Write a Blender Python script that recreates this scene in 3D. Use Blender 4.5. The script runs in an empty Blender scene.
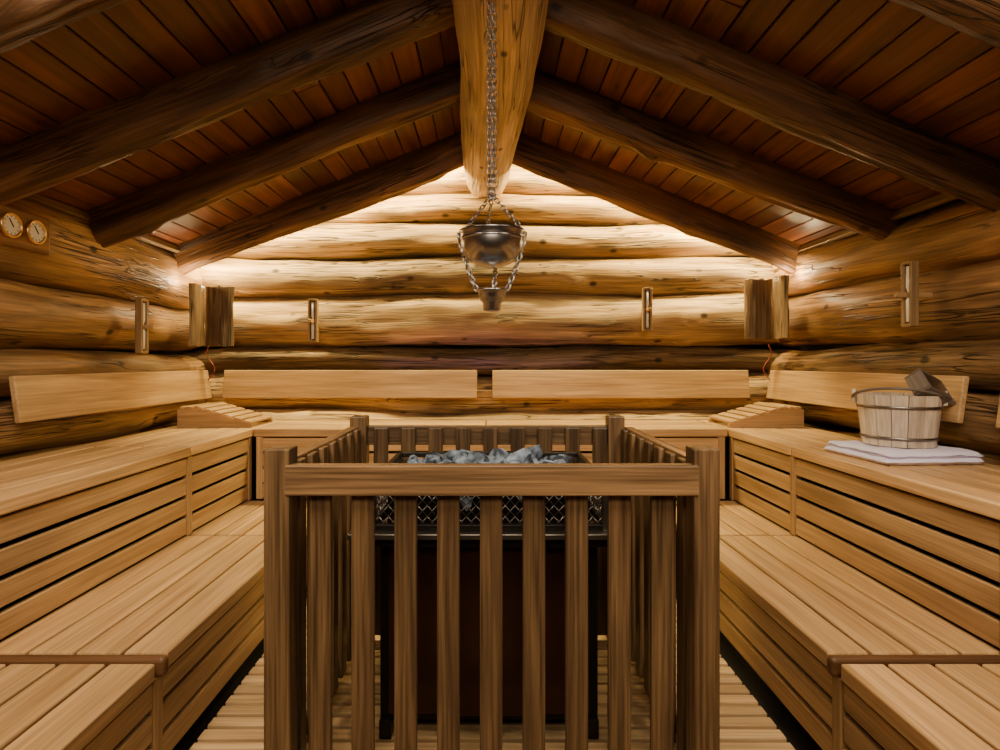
import bpy, math, random
from mathutils import Vector, Matrix, noise, Euler
random.seed(7)
R=random.random
def U(a,b): return a+(b-a)*R()
scene=bpy.context.scene
CZ=1.2
# ------------------------------------------------------------ materials
def nn(nt,t,**k):
    n=nt.nodes.new(t)
    for a,b in k.items(): setattr(n,a,b)
    return n
def base(name):
    m=bpy.data.materials.new(name); m.use_nodes=True
    nt=m.node_tree; return m,nt,nt.nodes['Principled BSDF']
def wood(name,A,B,rough=.5,fiber=.25,knot=.0,kscale=(4,6,6),grain=(.9,16,16),bump=.15,crack=0.,blotch=.25,gloss=.35,grey=None):
    m,nt,p=base(name); L=nt.links.new
    at=nn(nt,'ShaderNodeAttribute',attribute_name='wc'); ti=nn(nt,'ShaderNodeAttribute',attribute_name='tint')
    def scl(v,s):
        q=nn(nt,'ShaderNodeVectorMath',operation='MULTIPLY'); L(v,q.inputs[0]); q.inputs[1].default_value=s; return q.outputs[0]
    def noi(v,scale,det=3,dist=0.):
        q=nn(nt,'ShaderNodeTexNoise'); L(v,q.inputs['Vector']); q.inputs['Scale'].default_value=scale
        q.inputs['Detail'].default_value=det; q.inputs['Distortion'].default_value=dist; return q.outputs['Fac']
    def mr(v,a,b,c,d):
        q=nn(nt,'ShaderNodeMapRange'); L(v,q.inputs[0])
        for i,x in enumerate((a,b,c,d)): q.inputs[i+1].default_value=x
        return q.outputs[0]
    def ma(op,a,b):
        q=nn(nt,'ShaderNodeMath',operation=op)
        for i,x in enumerate((a,b)):
            if isinstance(x,(int,float)): q.inputs[i].default_value=x
            else: L(x,q.inputs[i])
        return q.outputs[0]
    wc=at.outputs['Vector']
    g=noi(scl(wc,grain),1.0,4,.9)
    f=noi(scl(wc,(3,120,120)),1.0,2)
    bl=noi(scl(wc,(1.2,4,4)),1.0,2)
    mix=nn(nt,'ShaderNodeMix',data_type='RGBA')
    L(mr(g,.36,.64,0,1),mix.inputs['Factor']); mix.inputs['A'].default_value=(*A,1); mix.inputs['B'].default_value=(*B,1)
    col=mix.outputs['Result']
    if grey:
        m2=nn(nt,'ShaderNodeMix',data_type='RGBA'); L(mr(noi(scl(wc,(1.6,7,7)),1.0,5,.5),.46,.64,0,.7),m2.inputs['Factor'])
        L(col,m2.inputs['A']); m2.inputs['B'].default_value=(*grey,1); col=m2.outputs['Result']
    fac=ma('MULTIPLY',mr(f,.3,.7,1-fiber,1+fiber*.6),mr(bl,.3,.7,1-blotch,1+blotch))
    fac=ma('MULTIPLY',fac,ti.outputs['Fac'])
    h=ma('ADD',ma('MULTIPLY',g,.6),ma('MULTIPLY',f,.4))
    if knot>0:
        vo=nn(nt,'ShaderNodeTexVoronoi'); L(scl(wc,kscale),vo.inputs['Vector']); vo.inputs['Scale'].default_value=1
        k=mr(vo.outputs['Distance'],.07,.15,1-knot,1)
        fac=ma('MULTIPLY',fac,k)
    if crack>0:
        for (fr,wd,th,mn) in((18,.016,.53,(1.1,3,3)),(36,.035,.50,(1.7,5,5))):
            c=noi(scl(wc,(.8,fr,fr)),1.0,2,.3)
            ck=mr(ma('ABSOLUTE',ma('SUBTRACT',c,.5),0),0.0,wd,1-crack,1)
            msk=mr(noi(scl(wc,mn),1.0,1),th,th+.07,1,0)
            ck2=ma('MAXIMUM',ck,msk)
            fac=ma('MULTIPLY',fac,ck2); h=ma('ADD',h,ma('MULTIPLY',ck2,1.2))
    vm=nn(nt,'ShaderNodeVectorMath',operation='SCALE'); L(col,vm.inputs[0]); L(fac,vm.inputs['Scale'])
    L(vm.outputs[0],p.inputs['Base Color'])
    p.inputs['Roughness'].default_value=rough; p.inputs['Specular IOR Level'].default_value=gloss
    b=nn(nt,'ShaderNodeBump'); b.inputs['Strength'].default_value=bump; b.inputs['Distance'].default_value=.008
    L(h,b.inputs['Height']); L(b.outputs[0],p.inputs['Normal'])
    return m
def simple(name,c,rough=.5,metal=0.,emit=None,es=0,var=.2,scale=20):
    m,nt,p=base(name); L=nt.links.new
    tc=nn(nt,'ShaderNodeTexCoord'); n=nn(nt,'ShaderNodeTexNoise'); n.inputs['Scale'].default_value=scale; L(tc.outputs['Object'],n.inputs['Vector'])
    mx=nn(nt,'ShaderNodeMix',data_type='RGBA'); L(n.outputs['Fac'],mx.inputs['Factor'])
    mx.inputs['A'].default_value=(*[x*(1-var) for x in c],1); mx.inputs['B'].default_value=(*[min(1,x*(1+var)) for x in c],1)
    L(mx.outputs['Result'],p.inputs['Base Color'])
    p.inputs['Roughness'].default_value=rough; p.inputs['Metallic'].default_value=metal
    if emit: p.inputs['Emission Color'].default_value=(*emit,1); p.inputs['Emission Strength'].default_value=es
    return m
M_BENCH=wood('bench_wood',(.63,.395,.18),(.44,.255,.105),rough=.42,fiber=.25,blotch=.15,bump=.08,knot=.0)
M_BENCHD=wood('bench_edge_wood',(.15,.07,.027),(.09,.04,.016),rough=.45,fiber=.2,blotch=.2)
M_FENCE=wood('guard_wood',(.20,.115,.052),(.09,.05,.024),rough=.40,fiber=.5,blotch=.25,bump=.3,grain=(1.2,24,24))
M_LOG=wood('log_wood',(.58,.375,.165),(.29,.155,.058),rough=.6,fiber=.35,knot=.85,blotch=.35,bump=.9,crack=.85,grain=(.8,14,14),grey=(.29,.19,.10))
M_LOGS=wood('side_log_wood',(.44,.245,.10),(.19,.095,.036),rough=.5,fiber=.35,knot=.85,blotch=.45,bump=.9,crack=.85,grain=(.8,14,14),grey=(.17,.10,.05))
M_RIDGE=wood('ridge_wood',(.66,.46,.26),(.38,.245,.13),rough=.65,fiber=.3,knot=.8,kscale=(5,8,8),blotch=.25,bump=.9,crack=.75,grey=(.42,.31,.20))
M_RAFT=wood('rafter_wood',(.19,.09,.035),(.06,.027,.011),rough=.5,fiber=.3,knot=.7,blotch=.5,bump=.8,crack=.7,grain=(.9,13,13))
M_SHADE=wood('lamp_shade_wood',(.24,.145,.07),(.12,.068,.034),rough=.6,fiber=.3,blotch=.4,bump=.6,crack=.7)
M_CEIL=wood('ceiling_wood',(.17,.058,.021),(.085,.028,.011),rough=.40,fiber=.2,knot=.6,kscale=(2.5,7,7),blotch=.3,bump=.1)
M_FLOOR=wood('duckboard_wood',(.60,.41,.21),(.44,.28,.13),rough=.55,fiber=.25)
M_PAIL=wood('pail_wood',(.66,.56,.45),(.50,.40,.31),rough=.55,fiber=.2)
M_DARK=simple('dark_gap',(.010,.006,.003),.9)
M_STEEL=simple('steel',(.50,.49,.50),.27,1.,var=.15)
M_GALV=simple('dull_steel',(.22,.20,.18),.4,1.)
M_CHAIN=simple('chain_steel',(.62,.61,.62),.3,1.)
M_BLACK=simple('black_metal',(.02,.017,.015),.4,.6)
M_BRONZE=simple('dark_enamel',(.05,.018,.010),.28,.3)
M_BRASS=simple('brass',(.75,.5,.2),.3,1.)
M_DIAL=simple('dial_face',(.8,.75,.62),.5,var=.03)
M_TOWEL=simple('towel_cloth',(.68,.65,.84),.95,var=.12,scale=160)
M_LADLE=wood('ladle_wood',(.16,.13,.11),(.09,.07,.06),rough=.4)
M_GLASS=simple('timer_glass',(.8,.78,.7),.1,var=.05)
M_RED=simple('red_cable',(.22,.035,.015),.5)
M_LED=simple('led_strip',(1,.8,.5),.5,emit=(1,.76,.40),es=10)
def stone_mat():
    m,nt,p=base('stove_stone'); L=nt.links.new
    tc=nn(nt,'ShaderNodeTexCoord'); n=nn(nt,'ShaderNodeTexNoise'); n.inputs['Scale'].default_value=16; n.inputs['Detail'].default_value=6
    L(tc.outputs['Object'],n.inputs['Vector']); r=nn(nt,'ShaderNodeValToRGB'); L(n.outputs['Fac'],r.inputs[0])
    e=r.color_ramp.elements; e[0].position=.42; e[0].color=(.02,.03,.048,1); e[1].position=.66; e[1].color=(.34,.43,.58,1)
    L(r.outputs[0],p.inputs['Base Color']); p.inputs['Roughness'].default_value=.75; return m
M_STONE=stone_mat()
# ------------------------------------------------------------ mesh builder
class MB:
    def __init__(s): s.v=[];s.f=[];s.wc=[];s.t=[];s.mi=[];s.sm=[];s.mats=[]
    def m(s,mat):
        if mat not in s.mats: s.mats.append(mat)
        return s.mats.index(mat)
    def add(s,vs,wcs,fs,mat,tint=None,smooth=False,off=None):
        b=len(s.v); o=off if off is not None else Vector((U(0,60),U(0,60),U(0,60)))
        t=tint if tint is not None else U(.84,1.13)
        s.v+= [tuple(v) for v in vs]; s.wc+=[tuple(Vector(w)+o) for w in wcs]; s.t+=[t]*len(vs)
        i=s.m(mat)
        for f in fs: s.f.append([b+k for k in f]); s.mi.append(i); s.sm.append(smooth)
    def box(s,c,sz,mat,la=None,M=None,tint=None):
        if la is None: la=max(range(3),key=lambda i:sz[i])
        c=Vector(c); hs=[x/2 for x in sz]; vs=[];ws=[]
        for x in(-1,1):
            for y in(-1,1):
                for z in(-1,1):
                    l=Vector((x*hs[0],y*hs[1],z*hs[2])); ws.append((l[la],l[(la+1)%3],l[(la+2)%3]))
                    vs.append(c+(M@l if M else l))
        fs=[(0,1,3,2),(4,6,7,5),(0,4,5,1),(2,3,7,6),(0,2,6,4),(1,5,7,3)]
        s.add(vs,ws,fs,mat,tint)
    def bx(s,x0,x1,y0,y1,z0,z1,mat,la=None,tint=None):
        x0,x1=min(x0,x1),max(x0,x1)
        s.box(((x0+x1)/2,(y0+y1)/2,(z0+z1)/2),(x1-x0,y1-y0,z1-z0),mat,la,None,tint)
    def log(s,p0,p1,ra,rb,mat,seg=.05,n=28,amp=.05,wob=.012,sq=1.0,seed=None,tint=None,taper=0.,up=Vector((0,0,1)),kb=1.):
        p0=Vector(p0);p1=Vector(p1);d=p1-p0;Ln=d.length;d.normalize()
        a=d.cross(up).normalized(); b=a.cross(d).normalized()
        N=max(2,int(Ln/seg)); sd=seed if seed is not None else U(0,100); vs=[];ws=[];fs=[]
        bumps=[(U(0,Ln),U(0,6.28),U(.008,.02)*kb) for _ in range(int(Ln*2.2))]
        for i in range(N+1):
            t=i/N*Ln; k=1+taper*(t/Ln-.5)
            cw=a*wob*noise.noise(Vector((t*.7,sd,3)))*2+b*wob*noise.noise(Vector((t*.7,sd,9)))*2
            for j in range(n):
                th=j/n*2*math.pi; ct,st=math.cos(th),math.sin(th)
                e=1/((abs(ct)**(2*sq)+abs(st)**(2*sq))**(1/(2*sq)))
                r=k*e*(1+amp*noise.noise(Vector((t*1.3,ct*1.3+sd,st*1.3)))+amp*.5*noise.noise(Vector((t*4,ct*3+sd,st*3)))+amp*.25*noise.noise(Vector((t*2,ct*8+sd,st*8))))
                ad=0
                for (bt,bth,bh) in bumps:
                    dt=(t-bt)/.06
                    if abs(dt)<2.5:
                        da=math.atan2(math.sin(th-bth),math.cos(th-bth))*rb/.05; ad+=bh*math.exp(-dt*dt-da*da)
                oa=ct*(ra*r+ad);ob=st*(rb*r+ad)
                vs.append(p0+d*t+cw+a*oa+b*ob); ws.append((t,oa,ob))
        for i in range(N):
            for j in range(n):
                q=(j+1)%n; fs.append((i*n+j,i*n+q,(i+1)*n+q,(i+1)*n+j))
        fs.append(tuple(range(n-1,-1,-1))); fs.append(tuple(N*n+j for j in range(n)))
        s.add(vs,ws,fs,mat,tint,True)
    def lathe(s,c,prof,mat,n=32,M=None,tint=1.):
        c=Vector(c);vs=[];fs=[];ws=[]
        for (r,z) in prof:
            for j in range(n):
                th=j/n*2*math.pi; l=Vector((r*math.cos(th),r*math.sin(th),z)); vs.append(c+(M@l if M else l)); ws.append((l.z,l.x,l.y))
        for i in range(len(prof)-1):
            for j in range(n):
                q=(j+1)%n; fs.append((i*n+j,i*n+q,(i+1)*n+q,(i+1)*n+j))
        s.add(vs,ws,fs,mat,tint,True)
    def wire(s,pts,r,mat,n=8,closed=False):
        pts=[Vector(p) for p in pts];vs=[];fs=[];ws=[];K=len(pts)
        for i,p in enumerate(pts):
            if closed: t=pts[(i+1)%K]-pts[i-1]
            else: t=pts[min(i+1,K-1)]-pts[max(i-1,0)]
            t.normalize(); u=Vector((0,0,1)) if abs(t.z)<.9 else Vector((0,1,0))
            a=t.cross(u).normalized();b=t.cross(a)
            for j in range(n):
                th=j/n*6.28318; vs.append(p+a*r*math.cos(th)+b*r*math.sin(th)); ws.append((i*.02,math.cos(th)*r,math.sin(th)*r))
        for i in range(K if closed else K-1):
            for j in range(n):
                q=(j+1)%n;i2=(i+1)%K; fs.append((i*n+j,i*n+q,i2*n+q,i2*n+j))
        if not closed: fs.append(tuple(range(n))[::-1]); fs.append(tuple((K-1)*n+j for j in range(n)))
        s.add(vs,ws,fs,mat,1.,True)
    def chain(s,p0,p1,L,r,mat,sag=0):
        p0=Vector(p0);p1=Vector(p1);D=(p1-p0).length; n=max(1,int(D/(L*.76)))
        P=lambda t: p0.lerp(p1,t)-Vector((0,0,sag*4*t*(1-t)))
        for i in range(n):
            c=P((i+.5)/n); d=(P((i+1)/n)-P(i/n)).normalized()
            u=Vector((0,1,0)) if abs(d.y)<.9 else Vector((1,0,0))
            a=d.cross(u).normalized(); b=d.cross(a)
            w=a if i%2 else b
            w=(w+ (b if i%2 else -a)*.5).normalized()
            pts=[]
            for k in range(12):
                th=k/12*6.28318; pts.append(c+d*(L/2)*math.cos(th)+w*(L*.3)*math.sin(th))
            s.wire(pts,r,mat,6,True)
    def obj(s,name,bevel=0,parent=None,seg=2):
        me=bpy.data.meshes.new(name); me.from_pydata(s.v,[],s.f)
        for m in s.mats: me.materials.append(m)
        me.polygons.foreach_set('material_index',s.mi); me.polygons.foreach_set('use_smooth',s.sm)
        a=me.attributes.new('wc','FLOAT_VECTOR','POINT'); a.data.foreach_set('vector',[x for w in s.wc for x in w])
        a=me.attributes.new('tint','FLOAT','POINT'); a.data.foreach_set('value',s.t)
        me.update()
        o=bpy.data.objects.new(name,me); scene.collection.objects.link(o)
        if bevel:
            b=o.modifiers.new('b','BEVEL'); b.width=bevel; b.segments=seg; b.limit_method='ANGLE'; b.angle_limit=math.radians(50)
        if parent: o.parent=parent
        return o
def empty(name):
    o=bpy.data.objects.new(name,None); scene.collection.objects.link(o); return o

SL=.4; ANG=math.atan(SL); ROOF=2.82   # roof underside at ridge
YB=4.13; YF=-1.15
# ------------------------------------------------------------ walls of logs
mb=MB()
zb=lambda px: CZ+(362-px)/136.
bounds=[130,162,193,222,256,296,347,373,412,450,490,530]
for i in range(len(bounds)-1):
    zt,zl=zb(bounds[i]),zb(bounds[i+1]); zc=(zt+zl)/2; r=(zt-zl)/2*1.02
    hl=min(2.35,(ROOF+.10-zl)/SL)
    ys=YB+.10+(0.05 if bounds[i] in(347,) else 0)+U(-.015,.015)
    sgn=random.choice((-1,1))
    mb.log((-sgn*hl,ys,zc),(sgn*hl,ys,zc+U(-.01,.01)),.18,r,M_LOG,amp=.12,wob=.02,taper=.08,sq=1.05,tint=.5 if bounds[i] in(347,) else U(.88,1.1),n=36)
mb.bx(-2.4,2.4,YB+.12,YB+.16,-.05,1.9,M_DARK)
mb.obj('wall_back')
for s,nm,bz in((-1,'wall_left',[.78,.37,.06,-.17,-.42,-.72,-1.0,-1.27]),(1,'wall_right',[.78,.46,.10,-.15,-.42,-.72,-1.0,-1.27])):
    mb=MB()
    for i in range(len(bz)-1):
        zt,zl=CZ+bz[i],CZ+bz[i+1]; zc=(zt+zl)/2; r=(zt-zl)/2*1.02
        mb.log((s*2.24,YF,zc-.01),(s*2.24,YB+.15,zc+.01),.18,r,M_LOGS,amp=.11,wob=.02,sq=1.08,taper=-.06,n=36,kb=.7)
    mb.bx(s*2.25,s*2.29,YF,YB+.2,-.05,1.95,M_DARK)
    mb.obj(nm)
mb=MB()
for i in range(10):
    z=-.02+i*.28+.14; hl=min(2.3,(ROOF+.1-(z-.14))/SL)
    mb.log((-hl,YF-.1,z),(hl,YF-.1,z),.17,.155,M_LOGS,seg=.1)
mb.obj('wall_front')
for s,nm in((-1,'trim_1'),(1,'trim_2')):
    mb=MB(); mb.box((s*2.09,1.6,ROOF-SL*2.09-.03),(.03,4.9,.04),M_BENCH,la=1,M=Matrix.Rotation(s*ANG,3,'Y'),tint=.4); mb.obj(nm,.003)
# ------------------------------------------------------------ ceiling boards
mb=MB()
for s in(-1,1):
    d=Vector((s*math.cos(ANG),0,-math.sin(ANG))); nrm=Vector((s*math.sin(ANG),0,math.cos(ANG)))
    M=Matrix((d,Vector((0,1,0)),nrm)).transposed() if s>0 else Matrix((-d,Vector((0,1,0)),nrm)).transposed()
    for i in range(21):
        u=.06+i*.122; c=Vector((0,0,ROOF))+d*u+nrm*.012
        cut=U(.6,3.4)
        for y0,y1 in((YF-.2,cut-.001),(cut+.001,YB+.2)):
            mb.box((c.x,(y0+y1)/2,c.z),(.116,y1-y0,.022),M_CEIL,la=1,M=M,tint=U(.7,1.3))
    c=Vector((0,1.5,ROOF))+d*1.28+nrm*.04
    mb.box(c,(2.6,5.9,.02),M_DARK,M=M)
mb.obj('ceiling',.004,seg=1)
# ------------------------------------------------------------ rafters
for (y,bz,w,h,sq) in((3.80,2.62,.045,.125,2.2),(2.97,2.65,.065,.10,1.7),(2.28,2.65,.070,.10,1.6),(1.57,2.655,.072,.10,1.5),(.75,2.645,.075,.10,1.5),(-.1,2.645,.075,.10,1.5)):
    for s in(-1,1):
        mb=MB(); z0=bz+h*1.03
        mb.log((s*.03,y,z0-SL*.03),(s*2.25,y+U(-.01,.01),z0-SL*2.25),w,h,M_RAFT,amp=.17,wob=.018,sq=sq,n=36,seg=.035,taper=.08*random.choice((-1,1)),tint=1.25 if y>3.5 else U(.9,1.15))
        mb.obj('roof_rafter')
mb=MB(); mb.log((.085,YF+.02,2.60),(-.004,YB+.05,2.590),.186,.19,M_RIDGE,amp=.07,wob=.015,sq=1.0,n=48,taper=-.20,tint=1.05); mb.obj('ridge_beam')
for s in(-1,1):
    mb=MB(); M=Matrix.Rotation(s*ANG,3,'Y')
    mb.box((s*1.08,3.91,ROOF-SL*1.08-.05),(2.2,.02,.012),M_LED,M=M); mb.obj('led_light_strip')
# ------------------------------------------------------------ floor
mb=MB(); mb.bx(-2.3,2.3,YF-.2,YB+.2,-.09,-.055,M_DARK); mb.obj('floor')
mb=MB()
y=YF+.1
while y<2.95:
    mb.bx(-.93,-.005,y,y+.046,-.022,0,M_FLOOR); mb.bx(.005,.95,y,y+.046,-.022,0,M_FLOOR); y+=.063
for x in(-.85,-.45,-.06,.06,.45,.87): mb.bx(x-.02,x+.02,YF+.1,2.95,-.055,-.022,M_FLOOR,tint=.4)
mb.obj('floor_duckboard',.003)
# ------------------------------------------------------------ benches
UZ=CZ-.41; LZ=CZ-.845
def side_bench(s,xu,xl,name):
    E=empty(name)
    top=MB(); ris=MB(); edge=MB(); car=MB()
    def deck(x0,x1,z,ys,n):
        W=abs(x1-x0); sg=1 if x1>x0 else -1; pw=(W-(n-1)*.011)/n
        for a,b in zip(ys[:-1],ys[1:]):
            for i in range(n):
                xa=x0+sg*i*(pw+.011); xb=xa+sg*pw
                th=.048 if i==0 else .03
                top.bx(xa,xb,a+.004,b-.004,z-th,z,M_BENCH,la=1)
    deck(xu,s*2.02,UZ,[-.9,.42,1.60,2.73,4.0],5)
    deck(xl,xu+s*.03,LZ,[-.9,.42],4); deck(xl,xu+s*.03,LZ,[.42,1.575],4); deck(xl,xu+s*.03,LZ,[1.625,2.73],4); deck(xl,xu+s*.03,LZ,[2.74,3.42],4)
    edge.bx(xl-s*.016,xu,1.583,1.617,LZ-.05,LZ+.005,M_BENCHD,la=0)
    def riser(x,z0,z1,n,ys):
        g=.018; h=(z1-z0-(n)*g)/n
        for a,b in zip(ys[:-1],ys[1:]):
            for i in range(n):
                za=z0+g*.5+i*(h+g)
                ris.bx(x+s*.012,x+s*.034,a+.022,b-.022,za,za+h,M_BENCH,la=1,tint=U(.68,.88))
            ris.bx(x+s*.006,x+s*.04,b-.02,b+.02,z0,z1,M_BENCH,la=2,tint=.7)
        car.bx(x+s*.05,x+s*.07,ys[0],ys[-1],z0,z1,M_DARK)
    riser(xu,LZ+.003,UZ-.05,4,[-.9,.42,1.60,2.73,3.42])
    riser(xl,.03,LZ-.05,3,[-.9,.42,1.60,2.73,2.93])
    car.bx(xu+s*.05,s*2.0,-.88,3.98,-.05,UZ-.05,M_DARK); car.bx(xl+s*.06,xu+s*.05,-.88,3.4,-.05,LZ-.05,M_DARK)
    top.obj('seat_planks',.006,E,3); ris.obj('riser_slats',.004,E); edge.obj('cross_batten',.014,E,4); car.obj('carcass',0,E)
side_bench(-1,-1.45,-.935,'sauna_bench'); side_bench(1,1.47,.985,'sauna_bench')
E=empty('sauna_bench'); top=MB(); ris=MB()
for (y0,y1,z,x0,x1,n,sp) in((3.43,4.0,UZ,-1.445,1.465,5,(-.02,)),(2.93,3.44,LZ,-.93,.98,4,(0.,))):
    pw=(y1-y0-(n-1)*.01)/n; xs=[x0]+list(sp)+[x1]
    for a,b in zip(xs[:-1],xs[1:]):
        for i in range(n):
            ya=y0+i*(pw+.01); top.bx(a+.004,b-.004,ya,ya+pw,z-(.048 if i==0 else .03),z,M_BENCH,la=0)
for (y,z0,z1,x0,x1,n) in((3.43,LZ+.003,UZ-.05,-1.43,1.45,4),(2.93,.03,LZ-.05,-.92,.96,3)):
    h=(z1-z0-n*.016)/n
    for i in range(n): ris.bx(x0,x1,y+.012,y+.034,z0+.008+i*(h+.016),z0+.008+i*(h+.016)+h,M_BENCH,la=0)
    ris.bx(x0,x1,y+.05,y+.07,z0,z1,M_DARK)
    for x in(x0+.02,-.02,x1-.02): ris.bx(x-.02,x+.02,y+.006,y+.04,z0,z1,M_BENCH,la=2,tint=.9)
ris.bx(-1.44,1.44,3.5,3.98,-.05,UZ-.05,M_DARK)
top.obj('seat_planks',.006,E,3); ris.obj('riser_slats',.004,E)
# ------------------------------------------------------------ backrests
def backrest(c,L,rotz,tilt=8):
    E=empty('sauna_backrest'); mb=MB()
    M=Matrix.Rotation(rotz,3,'Z')@Matrix.Rotation(math.radians(-tilt),3,'X')
    mb.box(c,(L,.026,.20),M_BENCH,la=0,M=M,tint=U(.9,1.02)); mb.obj('board',.006,E,3)
    b=MB()
    for k in(-.36,.36):
        b.box(Vector(c)+M@Vector((k*L,.030,0)),(.05,.036,.17),M_BENCHD,la=2,M=M)
    b.obj('brackets',.003,E)
zbk=CZ-.158
backrest((-.985,3.98,zbk),1.80,0); backrest((.935,3.98,zbk),1.82,0)
for y in(3.15,1.36,-.25):
    backrest((-1.985,y,zbk),1.62,math.radians(90)); backrest((1.985,y,zbk),1.62,math.radians(-90))
# ------------------------------------------------------------ corner headrests
def headrest(s,cx,cy):
    E=empty('slatted_headrest'); mb=MB(); L=.46; Wd=.34; H=.12
    for k in(-1,1):
        y0=cy+k*(Wd/2-.012); prof=[(0,0),(L,0),(L,.02),(.12,H),(0,H-.01)]
        vs=[];n=len(prof)
        for yy in(y0-.011,y0+.011):
            for (a,z) in prof: vs.append((cx+s*(L/2-a),yy,UZ+.001+z))
        fs=[tuple(range(n)),tuple(range(2*n-1,n-1,-1))]+[(i,(i+1)%n,(i+1)%n+n,i+n) for i in range(n)]
        mb.add(vs,[(v[0],v[2],v[1]) for v in vs],fs,M_BENCH,.8)
    sl=math.atan2(H-.02,L-.12)
    for i in range(6):
        t=(i+.5)/6; a=.10+(L-.10)*t; z=H+.008-(H-.02)*((a-.12)/(L-.12))
        mb.box((cx+s*(L/2-a),cy,UZ+z),(.044,Wd+.01,.016),M_BENCH,la=1,M=Matrix.Rotation(-s*sl,3,'Y'))
    mb.box((cx+s*(L/2-.05),cy,UZ+H+.004),(.07,Wd+.01,.016),M_BENCH,la=1)
    mb.obj('wedge_frame',.003,E)
headrest(-1,-1.71,3.66); headrest(1,1.73,3.66)
# ------------------------------------------------------------ stove guard (fence)
E=empty('stove_guard_railing'); mb=MB()
x0,x1,y0,y1=-.605,.62,1.50,2.46; PW=.07
TP=CZ-.233; RT=CZ-.276; RB=RT-.082
for (x,y) in((x0+PW/2,y0+PW/2),(x1-PW/2,y0+PW/2),(x0+.01+PW/2,y1-PW/2),(x1-.04-PW/2,y1-PW/2)):
    mb.bx(x-PW/2,x+PW/2,y-PW/2,y+PW/2,0,TP,M_FENCE,la=2,tint=1.15)
xa,xb=x0+PW,x1-PW
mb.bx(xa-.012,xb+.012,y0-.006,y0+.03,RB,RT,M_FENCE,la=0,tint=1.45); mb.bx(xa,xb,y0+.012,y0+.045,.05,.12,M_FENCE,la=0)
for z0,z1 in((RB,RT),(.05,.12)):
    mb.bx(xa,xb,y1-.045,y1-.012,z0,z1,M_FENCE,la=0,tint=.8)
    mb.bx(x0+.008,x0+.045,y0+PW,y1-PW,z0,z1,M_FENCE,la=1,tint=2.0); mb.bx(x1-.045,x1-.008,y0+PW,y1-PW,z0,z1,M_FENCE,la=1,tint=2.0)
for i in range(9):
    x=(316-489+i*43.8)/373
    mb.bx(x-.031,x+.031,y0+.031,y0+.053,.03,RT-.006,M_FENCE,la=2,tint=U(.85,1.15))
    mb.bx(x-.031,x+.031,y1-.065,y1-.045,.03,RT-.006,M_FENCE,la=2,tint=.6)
for i in range(7):
    y=y0+.13+i*.117
    for xx in(x0+.045,x1-.065): mb.bx(xx,xx+.02,y-.03,y+.03,.03,RT-.006,M_FENCE,la=2,tint=U(.8,1.0))
mb.obj('posts_rails_slats',.0045,E,2)
# ------------------------------------------------------------ stove
E=empty('sauna_stove'); mb=MB()
sx0,sx1,sy0,sy1=-.37,.37,1.72,2.28; ZF=.68; ZT=.835
mb.bx(-.32,-.115,1.78,2.22,.08,ZF-.02,M_BRONZE); mb.bx(-.105,.105,1.77,2.22,.08,ZF-.02,M_BRONZE); mb.bx(.115,.32,1.78,2.22,.08,ZF-.02,M_BRONZE)
mb.bx(-.35,.35,1.80,2.25,.05,ZF-.03,M_BLACK)
mb.bx(-.43,.40,1.69,2.31,ZF-.018,ZF,M_GALV); mb.bx(-.40,.38,1.72,2.28,ZF-.05,ZF-.018,M_BLACK)
for x in(-.33,.33):
    for y in(1.8,2.2): mb.bx(x-.02,x+.02,y-.02,y+.02,0,.06,M_BLACK)
for (a,b,c,d) in((sx0,sx1,sy0,sy0+.02),(sx0,sx1,sy1-.02,sy1),(sx0,sx0+.02,sy0,sy1),(sx1-.02,sx1,sy0,sy1)):
    mb.bx(a,b,c,d,ZT-.02,ZT,M_BLACK); mb.bx(a,b,c,d,ZF,ZF+.02,M_BLACK)
for x in(sx0+.01,sx1-.01):
    for y in(sy0+.01,sy1-.01): mb.bx(x-.011,x+.011,y-.011,y+.011,ZF,ZT,M_GALV)
mb.bx(sx0+.05,sx1-.05,sy0+.05,sy1-.05,ZF,ZT-.05,M_BLACK)
mb.obj('body_and_frame',.003,E)
w=MB()
def lattice(P,Ln,H):
    stp=.03; n=int(Ln/stp)
    for i in range(n):
        u=i*stp
        for (ua,ub) in((u,u+stp),(u+stp,u)):
            k=int(H/.03)
            for q in range(k):
                a,b=(ua,ub) if q%2==0 else (ub,ua)
                w.wire([P(a,q*H/k),P(b,(q+1)*H/k)],.0016,M_GALV,4)
Hh=ZT-ZF-.02
lattice(lambda u,v:(sx0+u,sy0+.006,ZF+.01+v),.74,Hh); lattice(lambda u,v:(sx0+u,sy1-.006,ZF+.01+v),.74,Hh)
lattice(lambda u,v:(sx0+.006,sy0+u,ZF+.01+v),.56,Hh); lattice(lambda u,v:(sx1-.006,sy0+u,ZF+.01+v),.56,Hh)
w.obj('basket_mesh',0,E)
import bmesh
st=MB()
def rock(c,r):
    bm=bmesh.new(); bmesh.ops.create_icosphere(bm,subdivisions=2,radius=1)
    sd=Vector((U(0,99),U(0,99),U(0,99))); sc=Vector((U(.8,1.3),U(.8,1.2),U(.5,.85)))
    R3=Euler((U(0,6),U(0,6),U(0,6))).to_matrix(); vs=[]
    for v in bm.verts:
        q=v.co*(1+.7*noise.noise(v.co*1.1+sd)); q=Vector((round(q.x*2)/2*.6+q.x*.4,round(q.y*2)/2*.6+q.y*.4,round(q.z*2)/2*.4+q.z*.6))
        vs.append(Vector(c)+R3@Vector((q.x*sc.x,q.y*sc.y,q.z*sc.z))*r)
    st.add(vs,vs,[[v.index for v in f.verts] for f in bm.faces],M_STONE,1.); bm.free()
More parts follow.
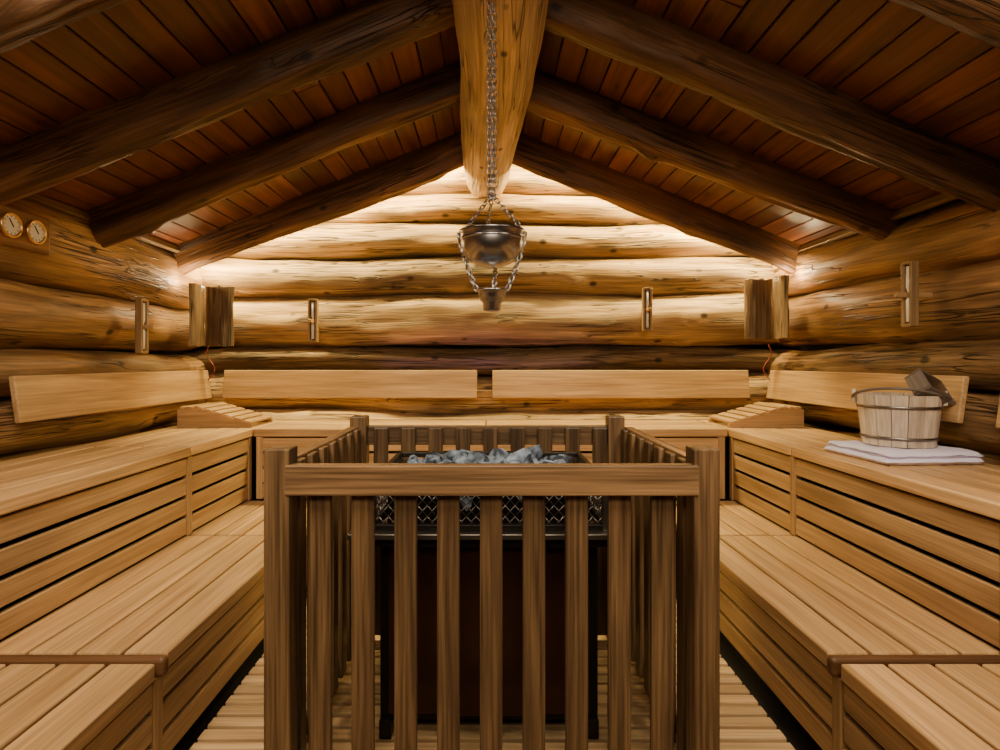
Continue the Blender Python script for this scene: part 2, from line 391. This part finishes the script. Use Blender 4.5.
for i in range(10):
    for j in range(8):
        x=-.27+i*.06+U(-.012,.012); y=1.80+j*.058+U(-.012,.012)
        dm=max(abs(x)/.33,abs(y-2.0)/.27); rock((x,y,ZT-.055+.036*(1-dm**2)+U(-.012,.012)),U(.034,.056))
st.obj('stones',0,E)
# ------------------------------------------------------------ hanging bowl
E=empty('hanging_water_bowl'); HX,HY=.010,1.88
P=lambda px,py:(HX+(px-492.5)/298.,HY,CZ+(362-py)/298.)
b=MB()
zt=P(0,232)[2]
b.lathe((HX,HY,zt),[(.100,-.003),(.104,.002),(.110,.002),(.111,-.004),(.107,-.009),(.106,-.03),(.104,-.048),(.097,-.068),(.085,-.087),(.066,-.103),(.042,-.114),(.02,-.119),(.001,-.120)],M_STEEL,48)
b.lathe((HX,HY,zt),[(.100,-.003),(.102,-.045),(.09,-.072),(.06,-.098),(.001,-.112)],M_STEEL,40)
b.lathe((HX,HY,zt),[(.1055,-.022),(.108,-.025),(.108,-.029),(.1055,-.032)],M_STEEL,40)
z2=P(0,290)[2]
b.lathe((HX,HY,z2),[(.044,-.002),(.047,.002),(.053,.002),(.053,-.004),(.048,-.008),(.046,-.018),(.038,-.036),(.030,-.046),(.030,-.066),(.026,-.070),(.001,-.070)],M_STEEL,36)
b.lathe((HX,HY,z2),[(.044,-.002),(.03,-.04),(.001,-.045)],M_STEEL,32)
b.obj('bowls',0,E)
c=MB(); top=(HX,HY,P(0,195)[2])
c.chain((HX-.009,HY,top[2]),(HX-.009,HY,2.44),.028,.0026,M_CHAIN); c.chain((HX+.007,HY,top[2]),(HX+.007,HY,2.44),.028,.0026,M_CHAIN)
for k in range(3):
    th=math.radians(-20+120*k); q=(HX+.108*math.cos(th),HY+.108*math.sin(th),zt)
    c.chain(top,q,.022,.0022,M_CHAIN)
for k in range(3):
    th=math.radians(-8+ (0,188,90)[k])
    q2=(HX+.114*math.cos(th),HY+.114*math.sin(th),zt-.004); q3=(HX+.05*math.cos(th),HY+.05*math.sin(th),z2)
    c.chain(q2,q3,.026,.0034,M_CHAIN,sag=.018)
c.wire([(HX+.012*math.cos(t/10*6.283),HY,top[2]+.012*math.sin(t/10*6.283)) for t in range(10)],.003,M_CHAIN,6,True)
c.wire([(HX-.03,HY,2.47),(HX-.015,HY,2.435),(HX,HY,2.43),(HX+.01,HY,2.44)],.004,M_CHAIN,6)
c.obj('chains',0,E)
# ------------------------------------------------------------ sand timers
def timer(c,rz):
    E=empty('sauna_sand_timer'); c=Vector(c); M=Matrix.Rotation(rz,3,'Z'); mb=MB()
    f=lambda x,y,z: c+M@Vector((x,y,z))
    for x in(-.026,.026): mb.box(f(x,0,0),(.014,.03,.30),M_BENCH,la=2,M=M,tint=.6)
    mb.box(f(0,.018,0),(.066,.010,.30),M_BENCH,la=2,M=M,tint=.5)
    for z in(-.145,.145,0): mb.box(f(0,0,z),(.045,.032,.016),M_BENCH,la=0,M=M,tint=.6)
    mb.box(f(0,.02,-.005),(.02,.17,.022),M_BENCH,la=1,M=M)
    mb.obj('frame',.003,E)
    g=MB()
    g.lathe(f(0,-.002,0),[(.001,-.13),(.010,-.128),(.011,-.03),(.003,-.008)],M_GLASS,14); g.lathe(f(0,-.002,0),[(.003,.008),(.011,.03),(.010,.128),(.001,.13)],M_GLASS,14)
    g.obj('glass_tube',0,E)
timer((-1.235,3.93,1.49),0); timer((1.11,3.93,1.57),0)
timer((-1.93,3.12,1.40),math.radians(90)); timer((1.95,2.60,1.515),math.radians(-90))
# ------------------------------------------------------------ thermometer / hygrometer
E=empty('thermo_hygrometer'); mb=MB(); mb.box((-2.03,2.43,1.775),(.03,.30,.17),M_BENCHD,la=1,tint=1.6); mb.obj('backplate',.02,E,4)
mb=MB(); M=Matrix.Rotation(math.radians(90),3,'Y')
for y in(2.350,2.48):
    mb.lathe((-2.015,y,1.775),[(.052,0),(.054,.012),(.05,.018),(.044,.016),(.043,.010)],M_BRASS,32,M)
    mb.lathe((-2.015,y,1.775),[(.043,.010),(.001,.010)],M_DIAL,32,M)
    mb.box((-2.003,y,1.785),(.002,.004,.04),M_BLACK,M=Matrix.Rotation(.6,3,'X'))
    for k in range(12):
        a=k/12*6.283; mb.box((-2.004,y+.036*math.sin(a),1.775+.036*math.cos(a)),(.001,.002,.008),M_BLACK,M=Matrix.Rotation(-a,3,'X'))
mb.obj('dials',0,E)
# ------------------------------------------------------------ corner lamp covers
def halflog(mb,c,w,t,h,rz,mat):
    n=14;vs=[];M=Matrix.Rotation(rz,3,'Z');c=Vector(c);sd=U(0,50)
    K=14
    for k in range(K+1):
        z=-h/2+h*k/K
        for j in range(n+1):
            th=math.pi*j/n; rr=1+.16*noise.noise(Vector((math.cos(th)*2+sd,math.sin(th)*2,z*6)))+.05*noise.noise(Vector((math.cos(th)*7+sd,1,z*3)))
            zz=z+(0.02*noise.noise(Vector((math.cos(th)*3+sd,5,5))) if k in(0,K) else 0)
            vs.append(c+M@Vector((math.cos(th)*w/2*rr,-math.sin(th)*t*rr,zz)))
    m=n+1; fs=[]
    for k in range(K):
        for j in range(n): fs.append((k*m+j,k*m+j+1,(k+1)*m+j+1,(k+1)*m+j))
        fs.append((k*m+n,k*m,(k+1)*m,(k+1)*m+n))
    fs.append(tuple(range(m))[::-1]); fs.append(tuple(K*m+j for j in range(m)))
    mb.add(vs,[(v.z,v.x,v.y) for v in vs],fs,mat,1.)
for s,z in((-1,1.515),(1,1.565)):
    E=empty('corner_lamp'); mb=MB()
    halflog(mb,(s*1.875,3.90,z),.215,.05,.41,s*.12,M_SHADE); halflog(mb,(s*1.965,3.76,z),.18,.03,.41,s*math.radians(-90),M_SHADE)
    mb.box((s*1.95,3.95,z),(.10,.02,.03),M_BENCHD,M=Matrix.Rotation(s*.7,3,'Z'))
    mb.obj('half_log_shades',0,E)
    g=MB(); g.lathe((s*1.965,3.95,z),[(.001,-.12),(.013,-.115),(.013,.115),(.001,.12)],M_LED,12); g.obj('tube_lamp',0,E)
    for loc,e in(((s*1.935,3.88,z+.20),9),((s*1.935,3.88,z-.19),3),((s*2.005,3.70,z+.21),5)):
        l=bpy.data.lights.new('light','POINT'); l.energy=e; l.color=(1,.74,.38); l.shadow_soft_size=.015
        o=bpy.data.objects.new('lamp_or_fill_light',l); o.location=loc; scene.collection.objects.link(o); o.parent=E
    mb=MB(); pts=[]
    for i in range(14):
        t=i/13; pts.append((s*(1.97+.03*math.sin(t*9)),3.95+.02*math.sin(t*5),1.32-.34*t))
    mb.wire(pts,.004,M_RED); mb.obj('cable',0,E)
# ------------------------------------------------------------ towel, pail, ladle
E=empty('folded_towel'); mb=MB(); Mr=Matrix.Rotation(math.radians(3),3,'Z'); tc=Vector((1.755,2.40,UZ+.001))
for k in range(2):
    nx,ny=40,34; hw,hd=.205-.007*k,.195-.006*k; th=.027; z0=k*.024; vs=[];fs=[]
    ox=.006 if k else 0
    for side in(0,1):
        for j in range(ny+1):
            for i in range(nx+1):
                a=-1+2*i/nx;b=-1+2*j/ny
                ex=max(0,(abs(a)-.9)/.1);ey=max(0,(abs(b)-.88)/.12); e=math.sqrt(max(0,1-min(1,ex*ex+ey*ey)))
                w=.006*noise.noise(Vector((a*2.5,b*2.5,k*5.)))+.002*noise.noise(Vector((a*9,b*9,k*5.)))
                z=z0+th/2+(1 if side else -1)*th/2*e+(w if (side and k==1) else 0)
                rx=a*hw+.010*noise.noise(Vector((b*3,k*7,1))); ry=b*hd+.010*noise.noise(Vector((a*3,k*7,4)))
                vs.append(tc+Mr@Vector((rx+ox,ry,z)))
    m=nx+1;T=(nx+1)*(ny+1)
    for j in range(ny):
        for i in range(nx):
            q=j*m+i; fs.append((q,q+m,q+m+1,q+1)); fs.append((T+q,T+q+1,T+q+m+1,T+q+m))
    mb.add(vs,vs,fs,M_TOWEL,1,True)
mb.obj('towel_layers',0,E)
E=empty('sauna_bucket'); bx,by,bz=1.775,2.43,UZ+.055; mb=MB(); n=16
for j in range(n):
    a0=(j+.03)/n*2*math.pi;a1=(j+.97)/n*2*math.pi; vs=[]
    for (r,z) in((.132,0),(.155,.215)):
        for rr in(r,r-.014):
            for a in(a0,(a0+a1)/2,a1): vs.append((bx+rr*math.cos(a),by+rr*math.sin(a),bz+z))
    fs=[(0,1,7,6),(1,2,8,7),(4,3,9,10),(5,4,10,11),(6,7,10,9),(7,8,11,10),(1,0,3,4),(2,1,4,5),(0,6,9,3),(2,5,11,8)]
    mb.add(vs,[(v[2],v[0],v[1]) for v in vs],fs,M_PAIL)
mb.lathe((bx,by,bz),[(.001,.012),(.128,.012),(.128,.02),(.001,.02)],M_PAIL,32)
mb.obj('staves',0,E)
h=MB()
for z,r in((.035,.1365),(.165,.150)): h.lathe((bx,by,bz),[(r,z-.006),(r+.003,z-.006),(r+.004,z+.006),(r,z+.006)],M_GALV,40)
hp=[]
for i in range(17):
    t=math.pi*i/16; Q=Matrix.Rotation(math.radians(-40),3,'Z')@Vector((-.166*math.cos(t),-.135*math.sin(t),.05*math.sin(t)-.0)); hp.append((bx+Q.x,by+Q.y,bz+.195+Q.z))
h.wire(hp,.006,M_LADLE)
for sx in(-1,1):
    Q=Matrix.Rotation(math.radians(-40),3,'Z'); v=Q@Vector((sx*.160,0,.195)); h.box((bx+v.x,by+v.y,bz+v.z+.01),(.014,.04,.06),M_PAIL,la=2,M=Q)
h.obj('hoops_handle',0,E)
E=empty('wooden_ladle'); mb=MB(); lc=Vector((1.835,2.34,bz+.245)); M=Euler((math.radians(48),math.radians(24),math.radians(14))).to_matrix()
f=lambda x,y,z: lc+M@Vector((x,y,z))
mb.box(f(0,0,-.03),(.13,.10,.012),M_LADLE,M=M)
for k in(-1,1):
    mb.box(f(0,k*.05,0),(.13,.012,.07),M_LADLE,la=0,M=M); mb.box(f(k*.06,0,0),(.012,.09,.07),M_LADLE,la=1,M=M)
mb.box(f(0,0,.030),(.112,.088,.006),M_GALV,M=M)
mb.box(f(.11,.0,-.0),(.10,.026,.02),M_LADLE,la=0,M=M,tint=1.5)
mb.obj('cup_and_handle',.004,E)
# ------------------------------------------------------------ lights
def area(loc,tgt,sx,sy,e,col=(1,.81,.57),spread=180):
    l=bpy.data.lights.new('light','AREA'); l.shape='RECTANGLE'; l.size=sx;l.size_y=sy;l.energy=e;l.color=col; l.spread=math.radians(spread)
    o=bpy.data.objects.new('lamp_or_fill_light',l); o.location=loc; d=Vector(tgt)-Vector(loc)
    o.rotation_euler=d.to_track_quat('-Z','Y').to_euler(); scene.collection.objects.link(o); return o
for s in(-1,1):
    o=area((s*1.12,3.93,ROOF-SL*1.12-.06),(s*1.12,4.05,1.9),2.1,.02,72,(1,.80,.33))
    d=Vector((s*math.cos(ANG),0,-math.sin(ANG)))
    zax=-(Vector((0,.2,-1))-d*Vector((0,.2,-1)).dot(d)).normalized(); yax=zax.cross(d).normalized()
    o.rotation_euler=Matrix((d,yax,zax)).transposed().to_euler()
area((0,-.4,2.1),(0,2.6,.6),1.2,.5,13,spread=110)  # added fill light behind the camera, not a fixture of the room
for s in(-1,1): area((s*.95,1.0,2.25),(s*1.3,2.3,.3),.4,1.0,23,spread=110)  # added out-of-view fill lights to brighten the benches, no fixtures here
o=area((0,4.0,1.13),(0,4.03,1.6),1.6,.02,1.6,(.5,.3,1.))
w=bpy.data.worlds.new('w'); scene.world=w; w.use_nodes=True; w.node_tree.nodes['Background'].inputs[0].default_value=(.1,.07,.05,1); w.node_tree.nodes['Background'].inputs[1].default_value=.3
cam=bpy.data.cameras.new('camera'); co=bpy.data.objects.new('camera',cam); scene.collection.objects.link(co)
co.location=(0,0,CZ); co.rotation_euler=(math.radians(90),0,0); cam.sensor_width=36; cam.lens=20.16; cam.shift_x=.011; cam.shift_y=-.013; cam.clip_start=.02
scene.camera=co
